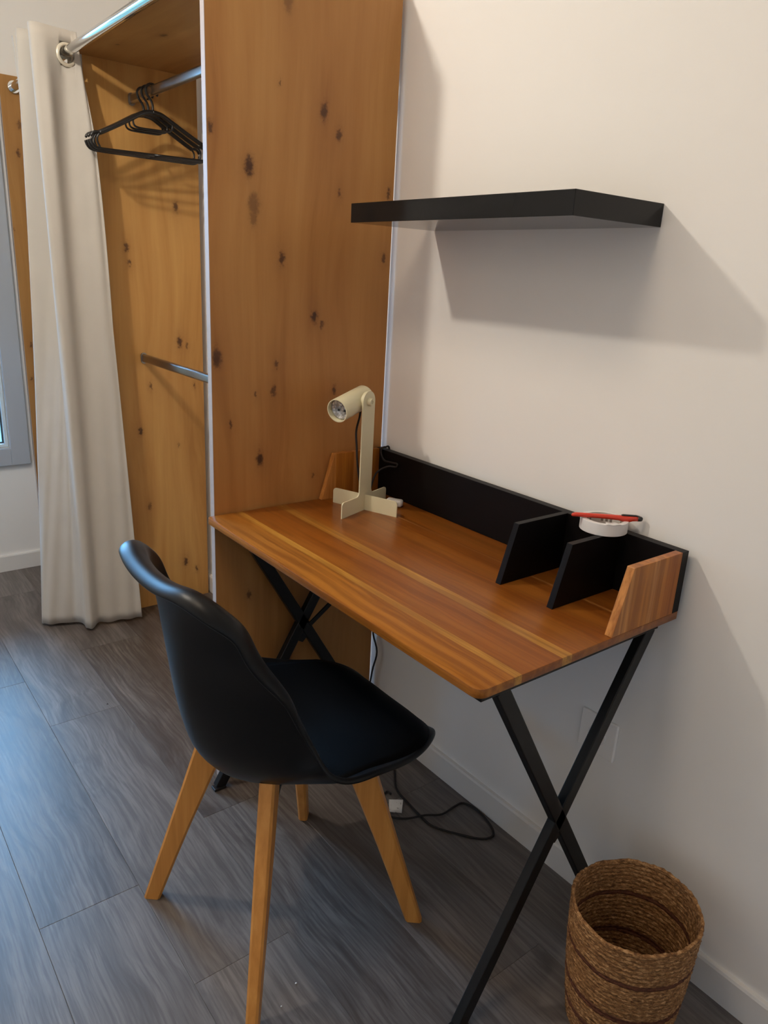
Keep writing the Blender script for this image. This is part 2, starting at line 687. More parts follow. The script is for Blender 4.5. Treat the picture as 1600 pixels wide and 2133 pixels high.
fl = struct('floor', box((X0 - T, Y0 - T, -0.06), (X1 + T, Y1 + T, -0.010)), M_SUB)
struct('ceiling', box((X0 - T, Y0 - T, H), (X1 + T, Y1 + T, H + 0.08)), M_CEIL)
struct('wall_right', box((X1, Y0 - T, -0.06), (X1 + T, Y1 + T, H)), M_WALL)
VY0, VY1, VZ0, VZ1 = 1.74, 2.16, 0.92, 1.20          # small side window out of view, added for its bluish daylight
bm = box((X0 - T, Y0 - T, -0.06), (X0, VY0, H))
box((X0 - T, VY1, -0.06), (X0, Y1 + T, H), bm=bm)
box((X0 - T, VY0, -0.06), (X0, VY1, VZ0), bm=bm)
box((X0 - T, VY0, VZ1), (X0, VY1, H), bm=bm)
struct('wall_left', bm, M_WALL)
struct('wall_near', box((X0, Y0 - T, -0.06), (X1, Y0, H)), M_WALL)
bm = box((X0, Y1, -0.06), (WX0, Y1 + T, H))
box((WX1, Y1, -0.06), (X1, Y1 + T, H), bm=bm)
box((WX0, Y1, -0.06), (WX1, Y1 + T, WZ0), bm=bm)
box((WX0, Y1, WZ1), (WX1, Y1 + T, H), bm=bm)
struct('wall_far', bm, M_WALL)


def baseboard(poly, axis, a, b, name):
    struct(name, prism(poly, axis, a, b), M_TRIM)


bb = [(0, 0.0005), (-0.012, 0.0005), (-0.012, 0.068), (-0.0095, 0.0735), (0, 0.0735)]
baseboard([(x + X1, z) for x, z in bb], 1, Y0, Y1, 'baseboard_right')
baseboard([(x + Y1, z) for x, z in bb], 0, X0 + 0.012, X1 - 0.012, 'baseboard_far')
baseboard([(-x + X0, z) for x, z in bb], 1, Y0, Y1, 'baseboard_left')

# floor planks: rows run along y, each plank an object of its own
PW, PL = 0.2083, 1.0225
row_joint = {0: 0.49, 1: -0.033, 2: 0.707, 3: 0.292, 4: 0.590, 5: 0.02, 6: 0.83, 7: 0.38, 8: -0.12, 9: 0.64, 10: 0.21, 11: 0.93, 12: 0.45, 13: 0.1}


def plank_mesh(w_, l_):
    g, c = 0.00006, 0.0007
    return box((-w_ / 2 + g, -l_ / 2 + g, -0.0098), (w_ / 2 - g, l_ / 2 - g, 0.0), bev=c, seg=1)


plank_cache = {}
for row in range(14):
    xr = 0.012 - PW * row
    xl = max(xr - PW, X0)
    xr = min(xr, X1)
    if xr - xl < 0.02:
        continue
    y = row_joint[row] - PL * 4
    while y < Y1:
        a, b = max(y, Y0), min(y + PL, Y1)
        y += PL
        if b - a < 0.02:
            continue
        key = (round(xr - xl, 4), round(b - a, 4))
        if key not in plank_cache:
            o = put('plank', plank_mesh(*key), M_PLANK, None, local=True)
            plank_cache[key] = o.data
        else:
            o = bpy.data.objects.new('plank', plank_cache[key])
            COL.objects.link(o)
        o.parent = fl
        o.location = ((xl + xr) / 2, (a + b) / 2, 0)

# ------------------------------------------------------------------ window
def build_window(name, u0, u1, z0, z1, fr, bays, at):
    """at(u, d, z) maps wall coordinates (d outwards through the wall) to the room"""
    def wb(a, b, bev=0.0, bm=None):
        p, q = at(*a), at(*b)
        return box([min(p[i], q[i]) for i in range(3)], [max(p[i], q[i]) for i in range(3)], bev, bm=bm)
    bm = bmesh.new()
    wb((u1, -0.022, z0 - fr), (u1 + fr, 0, z1 + fr), 0.002, bm)
    wb((u0 - fr, -0.022, z0 - fr), (u0, 0, z1 + fr), 0.002, bm)
    wb((u0, -0.022, z0 - fr), (u1, 0, z0), 0.002, bm)
    wb((u0, -0.022, z1), (u1, 0, z1 + fr), 0.002, bm)
    win = struct(name, bm, M_WIN)
    for k in range(bays):
        a = u0 + (u1 - u0) * k / bays + 0.0015
        b = u0 + (u1 - u0) * (k + 1) / bays - 0.0015
        bm = bmesh.new()
        s = 0.013
        za, zb = z0 + 0.002, z1 - 0.002
        wb((a, 0.005, za), (a + s, 0.060, zb), 0.002, bm)
        wb((b - s, 0.005, za), (b, 0.060, zb), 0.002, bm)
        wb((a + s, 0.005, za), (b - s, 0.060, za + s), 0.002, bm)
        wb((a + s, 0.005, zb - s), (b - s, 0.060, zb), 0.002, bm)
        sash = put('window_sash', bm, M_WIN_IN, win)
        bm = bmesh.new()
        q = 0.005
        wb((a + s, 0.028, za + s), (a + s + q, 0.040, zb - s), bm=bm)
        wb((b - s - q, 0.028, za + s), (b - s, 0.040, zb - s), bm=bm)
        wb((a + s + q, 0.028, za + s), (b - s - q, 0.040, za + s + q), bm=bm)
        wb((a + s + q, 0.028, zb - s - q), (b - s - q, 0.040, zb - s), bm=bm)
        put('gasket', bm, M_GASKET, sash)
        put('pane', wb((a + s + q, 0.032, za + s + q), (b - s - q, 0.036, zb - s - q)), M_GLASS, sash)


build_window('window_1', WX0, WX1, WZ0, WZ1, 0.073, 2, lambda u, d, z: (u, Y1 + d, z))
build_window('added_side_window', VY0, VY1, VZ0, VZ1, 0.073, 1, lambda u, d, z: (X0 - d, u, z))  # unseen window, put in to bring daylight from the left

# ------------------------------------------------------------------ wardrobe
WB = (-0.262, 1.72, 0.0)
knN = [(-0.503, 1.596, .008, .8), (-0.225, 1.665, .010, .85), (-0.183, 1.624, .008, .8), (-0.414, 1.531, .012, .95), (-0.402, 1.455, .014, .55), (-0.405, 1.425, .010, .5),
       (-0.176, 1.496, .005, .7), (-0.030, 1.513, .006, .8), (-0.332, 1.343, .008, .85), (-0.037, 1.358, .007, .8), (-0.240, 1.215, .009, .95), (-0.218, 1.197, .006, .7),
       (-0.498, 1.124, .013, .9), (-0.345, 1.103, .005, .7), (-0.352, 1.040, .007, .75), (-0.176, 1.035, .006, .8), (-0.388, 0.877, .010, .95), (-0.464, 0.969, .004, .8),
       (-0.400, 1.033, .004, .7), (-0.234, 0.816, .004, .6), (-0.321, 1.860, .012, .45), (-0.340, 1.70, .003, .6), (-0.300, 0.30, .008, .8), (-0.10, 0.45, .008, .8), (-0.42, 0.52, .006, .7)]
knM = [(-0.111, 1.509, .009, .85), (-0.113, 1.043, .010, .9), (-0.085, 1.030, .006, .6), (-0.293, 1.365, .009, .8), (-0.287, 1.318, .007, .8), (-0.277, 0.715, .008, .9), (-0.256, 0.420, .008, .6),
       (-0.118, 0.162, .009, .9), (-0.071, 0.120, .006, .8), (-0.059, 0.878, .004, .7), (-0.131, 0.651, .004, .5), (-0.231, 0.882, .006, .7), (-0.2, 0.05, .01, .6)]
knL = [(-0.453, 1.792, .008, .6), (-0.466, 1.691, .007, .8), (-0.483, 0.968, .006, .8), (-0.494, 0.831, .005, .8), (-0.509, 1.411, .003, .5), (-0.440, 1.83, .005, .6)]
M_OAK_N = knotty('knotty_oak_side', WB, 0, 2, knN, tint=(1.10, 1.03, 1.0))
M_OAK_M = knotty('knotty_oak_middle', WB, 0, 2, knM, tint=(1.42, 1.52, 1.55), seed=4.0)
M_OAK_L = knotty('knotty_oak_end', WB, 0, 2, knL, seed=9.0)
M_OAK_T = knotty('knotty_oak_top', WB, 0, 1, [(-0.30, 1.55, .010, .7), (-0.22, 1.2, .008, .6), (-0.36, 1.75, .006, .6)], along=1, seed=2.0)

wd = thing('wardrobe', 'open knotty oak wardrobe with white front edges against the white wall', 'wardrobe', WB)
XF, XB = -0.512, -0.015
YN, YM, YL = 0.8262, 1.9534, 2.5965
TH = 0.018
HT = 1.955
for (y0, xf, mt) in ((YN, XF, M_OAK_N), (YM, -0.405, M_OAK_M), (YL, XF, M_OAK_L)):
    p = put('side_panel', box((xf + 0.0012, y0, 0.0), (XB if mt is not M_OAK_M else -0.022, y0 + TH, HT)), mt, wd)
    put('edge_band', box((xf, y0, 0.0), (xf + 0.0012, y0 + TH, HT)), M_EDGE, p, label='white edge band')
put('top_panel', box((-0.425, YN + TH, 1.930), (XB, YM, 1.948)), M_OAK_T, wd)


def oval_rail(x, z, ya, yb, name):
    pts = round_rect(x - 0.0075, z - 0.015, x + 0.0075, z + 0.015, [0.0074] * 4, 6)
    o = put(name, prism(pts, 1, ya, yb), M_RAIL, wd)
    autosmooth(o, 40)
    for yy in (ya, yb - 0.004):
        q = put('rail_socket', prism(round_rect(x - 0.0115, z - 0.020, x + 0.0115, z + 0.019, [0.0112] * 4, 6), 1, yy, yy + 0.004), M_RAIL, o)
        autosmooth(q, 40)


RX, RZ = -0.252, 1.829
oval_rail(RX, RZ, YN + TH + 0.0002, YM - 0.0002, 'clothes_rail')
oval_rail(-0.2525, 0.987, YN + TH + 0.0002, YM - 0.0002, 'clothes_rail')

# curtain rod between the panels
CX, CZ = -0.4635, 1.9165
rod = thing('curtain_rod', 'round chrome curtain rod running along the front of the wardrobe', 'curtain rod', (CX, YL, CZ))
o = put('tube', tube([(CX, YN + TH + 0.001, CZ), (CX, YL - 0.001, CZ)], 0.0145, 24), M_CHROME, rod)
autosmooth(o, 40)
for ya, yb in ((YL - 0.012, YL - 0.0005), (YN + TH + 0.0005, YN + TH + 0.012)):
    o = put('end_flange', tube([(CX, ya, CZ), (CX, yb, CZ)], 0.021, 24), M_CHROME, rod)
    autosmooth(o, 40)


# ------------------------------------------------------------------ curtain
def curtain():
    c = thing('curtain', 'cream cotton curtain gathered on chrome rod, hem just above floor', 'curtain', (-0.47, 1.92, 0.0))
    # control polylines seen from above, same number of points, top (gathered) and hem (flared)
    top = [(-0.432, 1.935), (-0.428, 1.922), (-0.436, 1.912), (-0.465, 1.905), (-0.510, 1.898), (-0.552, 1.893), (-0.566, 1.905), (-0.560, 1.926), (-0.520, 1.938), (-0.470, 1.945),
           (-0.435, 1.952), (-0.432, 1.970), (-0.470, 1.985), (-0.540, 1.992), (-0.573, 2.005), (-0.572, 2.022), (-0.530, 2.035), (-0.465, 2.042), (-0.434, 2.056), (-0.440, 2.075), (-0.500, 2.088), (-0.560, 2.100), (-0.565, 2.118)]
    hem = [(-0.345, 1.850), (-0.372, 1.858), (-0.410, 1.866), (-0.455, 1.868), (-0.500, 1.866), (-0.534, 1.852), (-0.548, 1.864), (-0.548, 1.902), (-0.560, 1.930), (-0.590, 1.945),
           (-0.630, 1.958), (-0.660, 1.972), (-0.672, 1.990), (-0.664, 2.020), (-0.630, 2.040), (-0.580, 2.040), (-0.540, 2.035), (-0.500, 2.045), (-0.510, 2.075), (-0.570, 2.085), (-0.600, 2.110), (-0.540, 2.135), (-0.450, 2.140)]
    NZ = 60
    zt, zb = 1.977, 0.013
    tp = spline([(x, y, 0) for x, y in top], 7)
    hp = spline([(x, y, 0) for x, y in hem], 7)
    nb = bmesh.new()
    rows = []
    for j in range(NZ + 1):
        f = j / NZ
        z = zt + (zb - zt) * f
        s = f ** 0.85
        row = []
        for i, (a, b) in enumerate(zip(tp, hp)):
            p = a.lerp(b, s)
            wob = 0.0035 * math.sin(i * 0.22 + f * 5.0) * math.sin(f * math.pi) + 0.002 * math.sin(i * 0.6 - f * 9.0) * f
            # right edge bows inward a little in the upper third
            edge = max(0.0, 1 - i / 14.0)
            bow = edge * (0.030 * math.sin(min(1, f / 0.45) * math.pi) * (1 if f < 0.45 else 0))
            fold = min(1.0, f / 0.10) * (0.020 * math.exp(-((i - 23 - 4 * f) / 4.5) ** 2) - 0.010 * math.exp(-((i - 31) / 2.5) ** 2) * (1 - f))
            fold += 0.006 * math.sin(i * 0.35 + 1.0) * math.exp(-((i - 10) / 7.0) ** 2) * (1 - 0.5 * f)
            sweep = -0.062 * max(0.0, 1 - i / 22.0) * min(1.0, f / 0.14) * (1 - f)
            row.append(nb.verts.new((p.x + bow * 0.30 + wob * 0.4, p.y + wob + fold + sweep, z + 0.0015 * math.sin(i * 0.5) * (1 if j == NZ else 0))))
        rows.append(row)
    n = len(tp)
    # leave real eyelet holes out of the cloth where the rod passes through
    for j in range(NZ):
        for i in range(n - 1):
            mid = (rows[j][i].co + rows[j + 1][i + 1].co) / 2
            if (mid.x - CX) ** 2 + (mid.z - CZ + 0.007) ** 2 < 0.026 ** 2:
                continue
            nb.faces.new((rows[j][i], rows[j][i + 1], rows[j + 1][i + 1], rows[j + 1][i]))
    bmesh.ops.recalc_face_normals(nb, faces=nb.faces)
    cl = put('cloth', nb, M_FABRIC, c, smooth=True)
    so = cl.modifiers.new('thickness', 'SOLIDIFY')
    so.thickness = 0.0016
    so.offset = 0
    # eyelet rings, one per pass of the cloth across the rod
    cross = []
    for i in range(n - 1):
        if (tp[i].x - CX) * (tp[i + 1].x - CX) <= 0 and tp[i].x != tp[i + 1].x:
            cross.append(i)
    for i in cross:
        t = (tp[i + 1] - tp[i]).normalized()
        f = (CX - tp[i].x) / (tp[i + 1].x - tp[i].x)
        p = tp[i].lerp(tp[i + 1], f)
        nrm = Vector((t.y, -t.x, 0))
        if nrm.y > 0:
            nrm = -nrm
        fr = 0.026
        zc = CZ - 0.007
        mt = Matrix((t, Vector((0, 0, 1)), nrm)).transposed().to_4x4()
        mt.translation = Vector((CX, p.y, zc))
        prof = [(0.0232, -0.004), (0.0232, 0.003), (0.0245, 0.0046), (0.029, 0.0048), (0.0325, 0.0034), (0.0335, 0.0012), (0.0335, -0.0012), (0.029, -0.004)]
        put('grommet', lathe(prof, 40, mat4=mt, close=True), M_GROMMET, c, smooth=True)
    # stitched hem line near the bottom of the cloth
    return c


curtain()


# ------------------------------------------------------------------ hangers
def hanger_meshes():
    """local frame: x across, y along the rail, z up; the rail centre is the origin"""
    hook = [(0.015, 0, -0.013), (0.0185, 0, 0.0), (0.016, 0, 0.011), (0.006, 0, 0.0185), (-0.006, 0, 0.0185), (-0.016, 0, 0.011), (-0.019, 0, 0.0), (-0.014, 0, -0.014), (-0.003, 0, -0.028), (0.001, 0, -0.042), (0.0, 0, -0.062)]
    bm_h = tube(spline(hook, 5), 0.0038, 10)
    body = bmesh.new()
    for s in (-1, 1):
        arm = [(0.0, 0, -0.060), (s * 0.028, 0, -0.064), (s * 0.055, 0, -0.077), (s * 0.10, 0, -0.101), (s * 0.15, 0, -0.126), (s * 0.176, 0, -0.138)]
        tube(spline(arm, 4), 0.0068, 10, bm=body, sy=1.25)
        tip = [(s * 0.172, 0, -0.136), (s * 0.194, 0, -0.138), (s * 0.205, 0, -0.150)]
        tube(spline(tip, 4), [0.0044] * 8 + [0.0032], 8, bm=body)
        low = [(s * 0.206, 0, -0.158), (s * 0.200, 0, -0.172), (s * 0.186, 0, -0.181), (s * 0.150, 0, -0.183), (0, 0, -0.183)]
        tube(spline(low, 4), 0.0046, 8, bm=body)
        ri = [(s * 0.176, 0, -0.139), (s * 0.184, 0, -0.150), (s * 0.184, 0, -0.164), (s * 0.176, 0, -0.181)]
        tube(spline(ri, 4), 0.0034, 8, bm=body)
    loop = [(0.058, 0, -0.079), (0.066, 0, -0.092), (0.055, 0, -0.108), (0.0, 0, -0.110), (-0.055, 0, -0.108), (-0.066, 0, -0.092), (-0.058, 0, -0.079)]
    bm_l = tube(spline(loop, 5), 0.0032, 8)
    for b_ in (body, bm_l):
        for v in b_.verts:
            v.co.x *= 0.93
    return bm_h, body, bm_l


bh, bb_, bl = hanger_meshes()
labs = ['black plastic hanger on the rail, nearest the curtain and spread widest left',
        'black plastic hanger on the rail, between the two other hangers',
        'black plastic hanger on the rail, nearest the white edge and turned most']
spots = [(1.850, 2.0), (1.812, -2.5), (1.774, -7.0)]
hg = thing('coat_hanger', labs[0], 'hanger', (RX, spots[0][0], RZ), R(spots[0][1]), 'black hangers on the upper rail')
put('hook', bh, M_HANGER, hg, local=True, smooth=True)
put('shoulder_bar', bb_, M_HANGER, hg, local=True, smooth=True)
put('inner_loop', bl, M_HANGER, hg, local=True, smooth=True)
for i in (1, 2):
    r = hg.copy()
    COL.objects.link(r)
    r.location = (RX, spots[i][0], RZ)
    r.rotation_euler = (0, 0, R(spots[i][1]))
    r['label'] = labs[i]
    for ch in list(hg.children):
        c = ch.copy()
        COL.objects.link(c)
        c.parent = r

# ------------------------------------------------------------------ wall shelf
sh = put('wall_shelf', box((-0.2439, 0.0692, 1.4262), (-0.0004, 0.6799, 1.4655), 0.0008), M_SHELF, None, origin=(-0.122, 0.375, 1.4262))
sh['label'] = 'thick black floating shelf mounted on the white wall above the desk'
sh['category'] = 'shelf'

# ------------------------------------------------------------------ desk
DB = (-0.27, 0.36, 0.0)
A_ = (0.270, 0.082, 0.010)
B_ = (0.345, 0.125, 0.017)
Y_ = (0.500, 0.240, 0.038)
P_ = (0.420, 0.180, 0.048)
M_TOP = walnut('striped_walnut_top', [(-0.54, B_), (-0.458, Y_), (-0.441, A_), (-0.345, Y_), (-0.322, A_), (-0.210, A_), (-0.129, P_), (-0.1235, A_), (-0.02, A_)], 0, DB[0])
M_PANEL = walnut('walnut_panel', [(-0.24, P_), (-0.175, B_), (-0.118, P_), (-0.104, B_), (-0.075, A_), (-0.02, A_)], 0, DB[0], along=2, tint=1.38)
dk = thing('desk', 'striped walnut desk with black raised back and crossed black steel legs', 'desk', DB)
DX0, DX1, DY0, DY1, DZ = -0.5322, -0.0125, -0.1002, 0.8232, 0.75
bm = prism(round_rect(DX0, DY0, DX1, DY1, (0.018, 0.0, 0.0, 0.010), 7), 2, DZ - 0.016, DZ, 0.0013, 2)
o = put('tabletop', bm, M_TOP, dk)
autosmooth(o, 30)
ZT = 0.8708
put('back_board', box((-0.0326, DY0, DZ), (-0.0125, DY1, ZT), 0.0006), M_BLACK_LAM, dk)
side = [(-0.0327, DZ + 0.0001), (-0.0327, ZT), (-0.1795, ZT), (-0.2160, DZ + 0.0001)]
for ya in (DY0, DY1 - 0.0152):
    put('side_panel', prism(side, 1, ya, ya + 0.0152, 0.0006), M_PANEL, dk)
for ya in (0.163, 0.0315):
    put('divider', prism(side, 1, ya, ya + 0.0135, 0.0006), M_BLACK_LAM, dk)


def x_frame(ye, sg, legs, xc, zc):
    """one crossed end frame seen from the desk end ye, growing inwards along sg: rail under the top, two tubes, gusset"""
    def yy(d):
        return ye + sg * d
    def ybox(a, b):
        return (min(yy(a), yy(b)), max(yy(a), yy(b)))
    y0, y1 = ybox(0.018, 0.058)
    put('top_rail', box((-0.507, y0, 0.714), (-0.040, y1, 0.7338), 0.001), M_STEEL, dk)
    yc = yy(0.034)
    for (xa, xb) in legs:
        o_ = put('leg', bar((xa, yc, 0.7139), (xb, yc, 0.0065), 0.0285, 0.019, (1, 0, 0), 0.002), M_STEEL, dk)
        put('foot_cap', box((xb - 0.0165, yc - 0.011, 0.0), (xb + 0.0165, yc + 0.011, 0.0075), 0.001), M_BLK_PL, o_)
    y0, y1 = ybox(0.027, 0.041)
    put('gusset', prism([(xc - 0.004, zc), (xc - 0.027, zc - 0.040), (xc - 0.001, zc - 0.056), (xc + 0.019, zc - 0.036)], 1, y0, y1, 0.001), M_STEEL, dk)


x_frame(DY0, 1, ((-0.452, -0.031), (-0.048, -0.460)), -0.252, 0.374)
x_frame(DY1, -1, ((-0.455, -0.031), (-0.113, -0.532)), -0.282, 0.421)
put('brace', bar((-0.270, 0.770, 0.42), (-0.075, 0.770, 0.560), 0.012, 0.006, (1, 0, 0), 0.001), M_STEEL, dk)


# ------------------------------------------------------------------ chair
def build_chair():
    ang = R(0.0)
    ch = thing('desk_chair', 'black moulded shell chair with pad and splayed beech legs', 'chair', (-0.590, 0.356, 0.0), ang)
    prof = [(0.292, 0.386), (0.285, 0.410), (0.248, 0.427), (0.160, 0.422), (0.075, 0.409), (-0.010, 0.398), (-0.085, 0.400), (-0.145, 0.425), (-0.183, 0.475), (-0.204, 0.550), (-0.216, 0.620), (-0.223, 0.690), (-0.229, 0.765), (-0.235, 0.832)]
    P = spline([(u, 0, z) for u, z in prof], 10)
    L = [0.0]
    for a, b in zip(P[:-1], P[1:]):
        L.append(L[-1] + (b - a).length)
    TOT = L[-1]

    def at(s):
        s = min(max(s, 0.0), 1.0) * TOT
        for i in range(len(L) - 1):
            if s <= L[i + 1]:
                f = (s - L[i]) / (L[i + 1] - L[i])
                return P[i].lerp(P[i + 1], f), (P[min(i + 2, len(P) - 1)] - P[max(i - 1, 0)]).normalized()
        return P[-1], (P[-1] - P[-3]).normalized()

    def lerp_tab(tab, s):
        for (a, va), (b, vb) in zip(tab[:-1], tab[1:]):
            if s <= b:
                f = (s - a) / (b - a)
                f = f * f * (3 - 2 * f)
                return va + (vb - va) * f
        return tab[-1][1]
    wtab = [(0.0, 0.212), (0.14, 0.236), (0.34, 0.248), (0.48, 0.240), (0.60, 0.216), (0.74, 0.192), (0.88, 0.192), (1.0, 0.200)]
    ltab = [(0.0, 0.006), (0.14, 0.034), (0.34, 0.090), (0.48, 0.128), (0.60, 0.138), (0.76, 0.120), (0.90, 0.076), (1.0, 0.036)]

    def surf(s, q):
        """q in -1..1 across"""
        c, t = at(s)
        nrm = Vector((t.z, 0, -t.x))     # towards the sitter
        if nrm.z < 0 and abs(nrm.x) < 0.3:
            nrm = -nrm
        wv = lerp_tab(wtab, s)
        lf = lerp_tab(ltab, s)
        t_ = min(max((s - 0.72) / 0.28, 0.0), 1.0)
        ear = (0.074 * q * q - 0.014) * t_ * t_
        return c + Vector((0, q * wv, ear)) + nrm * (lf * abs(q) ** 1.8), nrm
    NS, NR = 144, 15
    e_ = 0.66
    nb = bmesh.new()
    rings = []

    def out_sq(k, r_):
        th = 2 * math.pi * k / NS
        cs, sn = math.cos(th), math.sin(th)
        ex = 0.47 if cs > 0 else e_
        a = math.copysign(abs(cs) ** ex, cs) * r_
        b = math.copysign(abs(sn) ** (0.46 if cs > 0 else e_), sn) * r_
        return 0.5 + 0.5 * a, b
    c0 = nb.verts.new(surf(0.5, 0.0)[0])
    for j in range(1, NR + 1):
        r_ = j / NR
        rings.append([nb.verts.new(surf(*out_sq(k, r_))[0]) for k in range(NS)])
    # outward-rolled lip, widest at the top of the back
    NL = 7
    rim_pts = []
    for k in range(NS):
        p1 = surf(*out_sq(k, 1.0))[0]
        p2 = surf(*out_sq(k, 0.95))[0]
        pa, pb = surf(*out_sq(k + 0.5, 1.0))[0], surf(*out_sq(k - 0.5, 1.0))[0]
        ow = (p1 - p2).normalized()
        nn = ow.cross((pa - pb).normalized()).normalized()
        if nn.dot(surf(*out_sq(k, 1.0))[1]) < 0:
            nn = -nn
        kx = min(max((p1.z - 0.46) / 0.36, 0.0), 1.0)
        kx = kx * kx * (3 - 2 * kx)
        rim_pts.append((p1, ow, nn, 0.0035 + 0.0190 * kx))
    for _ in range(6):      # even out the turn of the lip round the corners
        sm = []
        for k in range(NS):
            a_, b_, c_ = rim_pts[k - 1], rim_pts[k], rim_pts[(k + 1) % NS]
            sm.append((b_[0] if _ > 2 else (a_[0] + 2 * b_[0] + c_[0]) / 4, (a_[1] + 2 * b_[1] + c_[1]).normalized(), (a_[2] + 2 * b_[2] + c_[2]).normalized(), (a_[3] + 2 * b_[3] + c_[3]) / 4))
        rim_pts = sm
    for k in range(NS):
        rings[-1][k].co = rim_pts[k][0]
    for li in range(1, NL + 1):
        th = R(150.0 * li / NL)
        ring = []
        for p1, ow, nn, rl in rim_pts:
            ring.append(nb.verts.new(p1 + ow * (rl * math.sin(th)) - nn * (rl * (1 - math.cos(th)))))
        rings.append(ring)
    for k in range(NS):
        nb.faces.new((c0, rings[0][k], rings[0][(k + 1) % NS]))
    for a, b in zip(rings[:-1], rings[1:]):
        for k in range(NS):
            nb.faces.new((a[k], b[k], b[(k + 1) % NS], a[(k + 1) % NS]))
    bmesh.ops.recalc_face_normals(nb, faces=nb.faces)
    shell = put('shell', nb, M_CHAIR, ch, local=True, smooth=True)
    so = shell.modifiers.new('thickness', 'SOLIDIFY')
    so.thickness = 0.006
    so.offset = 0
    so.use_rim = True
    sb = shell.modifiers.new('smooth', 'SUBSURF')
    sb.levels = 1
    sb.render_levels = 1
    # seat pad
    nb = bmesh.new()
    rr = []
    PN = 12
    for j in range(PN + 1):
        r_ = j / PN
        ring = []
        for k in range(64):
            th = 2 * math.pi * k / 64
            cs, sn = math.cos(th), math.sin(th)
            a = math.copysign(abs(cs) ** 0.62, cs) * r_
            b = math.copysign(abs(sn) ** 0.62, sn) * r_
            s = 0.270 + 0.232 * a
            p, nm = surf(s, b * 0.90)
            hgt = 0.004 + 0.022 * (1 - r_ ** 5)
            ring.append(nb.verts.new(p + nm * hgt))
            if j == 0:
                break
        rr.append(ring)
    for k in range(64):
        nb.faces.new((rr[0][0], rr[1][k], rr[1][(k + 1) % 64]))
    for a, b in zip(rr[1:-1], rr[2:]):
        for k in range(64):
            nb.faces.new((a[k], b[k], b[(k + 1) % 64], a[(k + 1) % 64]))
    bmesh.ops.recalc_face_normals(nb, faces=nb.faces)
    pad = put('seat_pad', nb, M_PAD, ch, local=True, smooth=True)
    so = pad.modifiers.new('thickness', 'SOLIDIFY')
    so.thickness = 0.002
    # under-seat mount
    bmm = bmesh.new()
    for a in (49, 139):
        d = Vector((math.cos(R(a)), math.sin(R(a)), 0))
        bar(Vector((0, 0, 0.386)) - d * 0.110, Vector((0, 0, 0.386)) + d * 0.110, 0.024, 0.012, (-d.y, d.x, 0), 0.002, bm=bmm)
    put('seat_mount', bmm, M_STEEL, ch, local=True)
    # legs: flat boards standing in the radial planes, tapering to the floor
    for a in (49, 139, 229, 319):
        d = Vector((math.cos(R(a)), math.sin(R(a)), 0))
        s_ = Vector((-d.y, d.x, 0))
        nb = bmesh.new()
        secs = []
        for (z, r0, r1, th) in ((0.0, 0.2685, 0.304, 0.022), (0.10, 0.2330, 0.2725, 0.024), (0.20, 0.1960, 0.241, 0.026), (0.30, 0.1570, 0.2095, 0.028), (0.413, 0.1125, 0.1645, 0.029)):
            q = th / 2
            cc = 0.0045
            dz = 0.034 if z > 0.40 else 0.0
            ring = [(r0 + cc, -q), (r1 - cc, -q), (r1, -q + cc), (r1, q - cc), (r1 - cc, q), (r0 + cc, q), (r0, q - cc), (r0, -q + cc)]
            secs.append([nb.verts.new(d * rr_ + s_ * tt + Vector((0, 0, z + dz * (rr_ - r0) / (r1 - r0)))) for rr_, tt in ring])
        nb.faces.new(secs[0])
        nb.faces.new(secs[-1])
        for a_, b_ in zip(secs[:-1], secs[1:]):
            for k in range(8):
                nb.faces.new((a_[k], a_[(k + 1) % 8], b_[(k + 1) % 8], b_[k]))
        bmesh.ops.recalc_face_normals(nb, faces=nb.faces)
        put('leg', nb, M_BEECH, ch, local=True)
    return ch


build_chair()


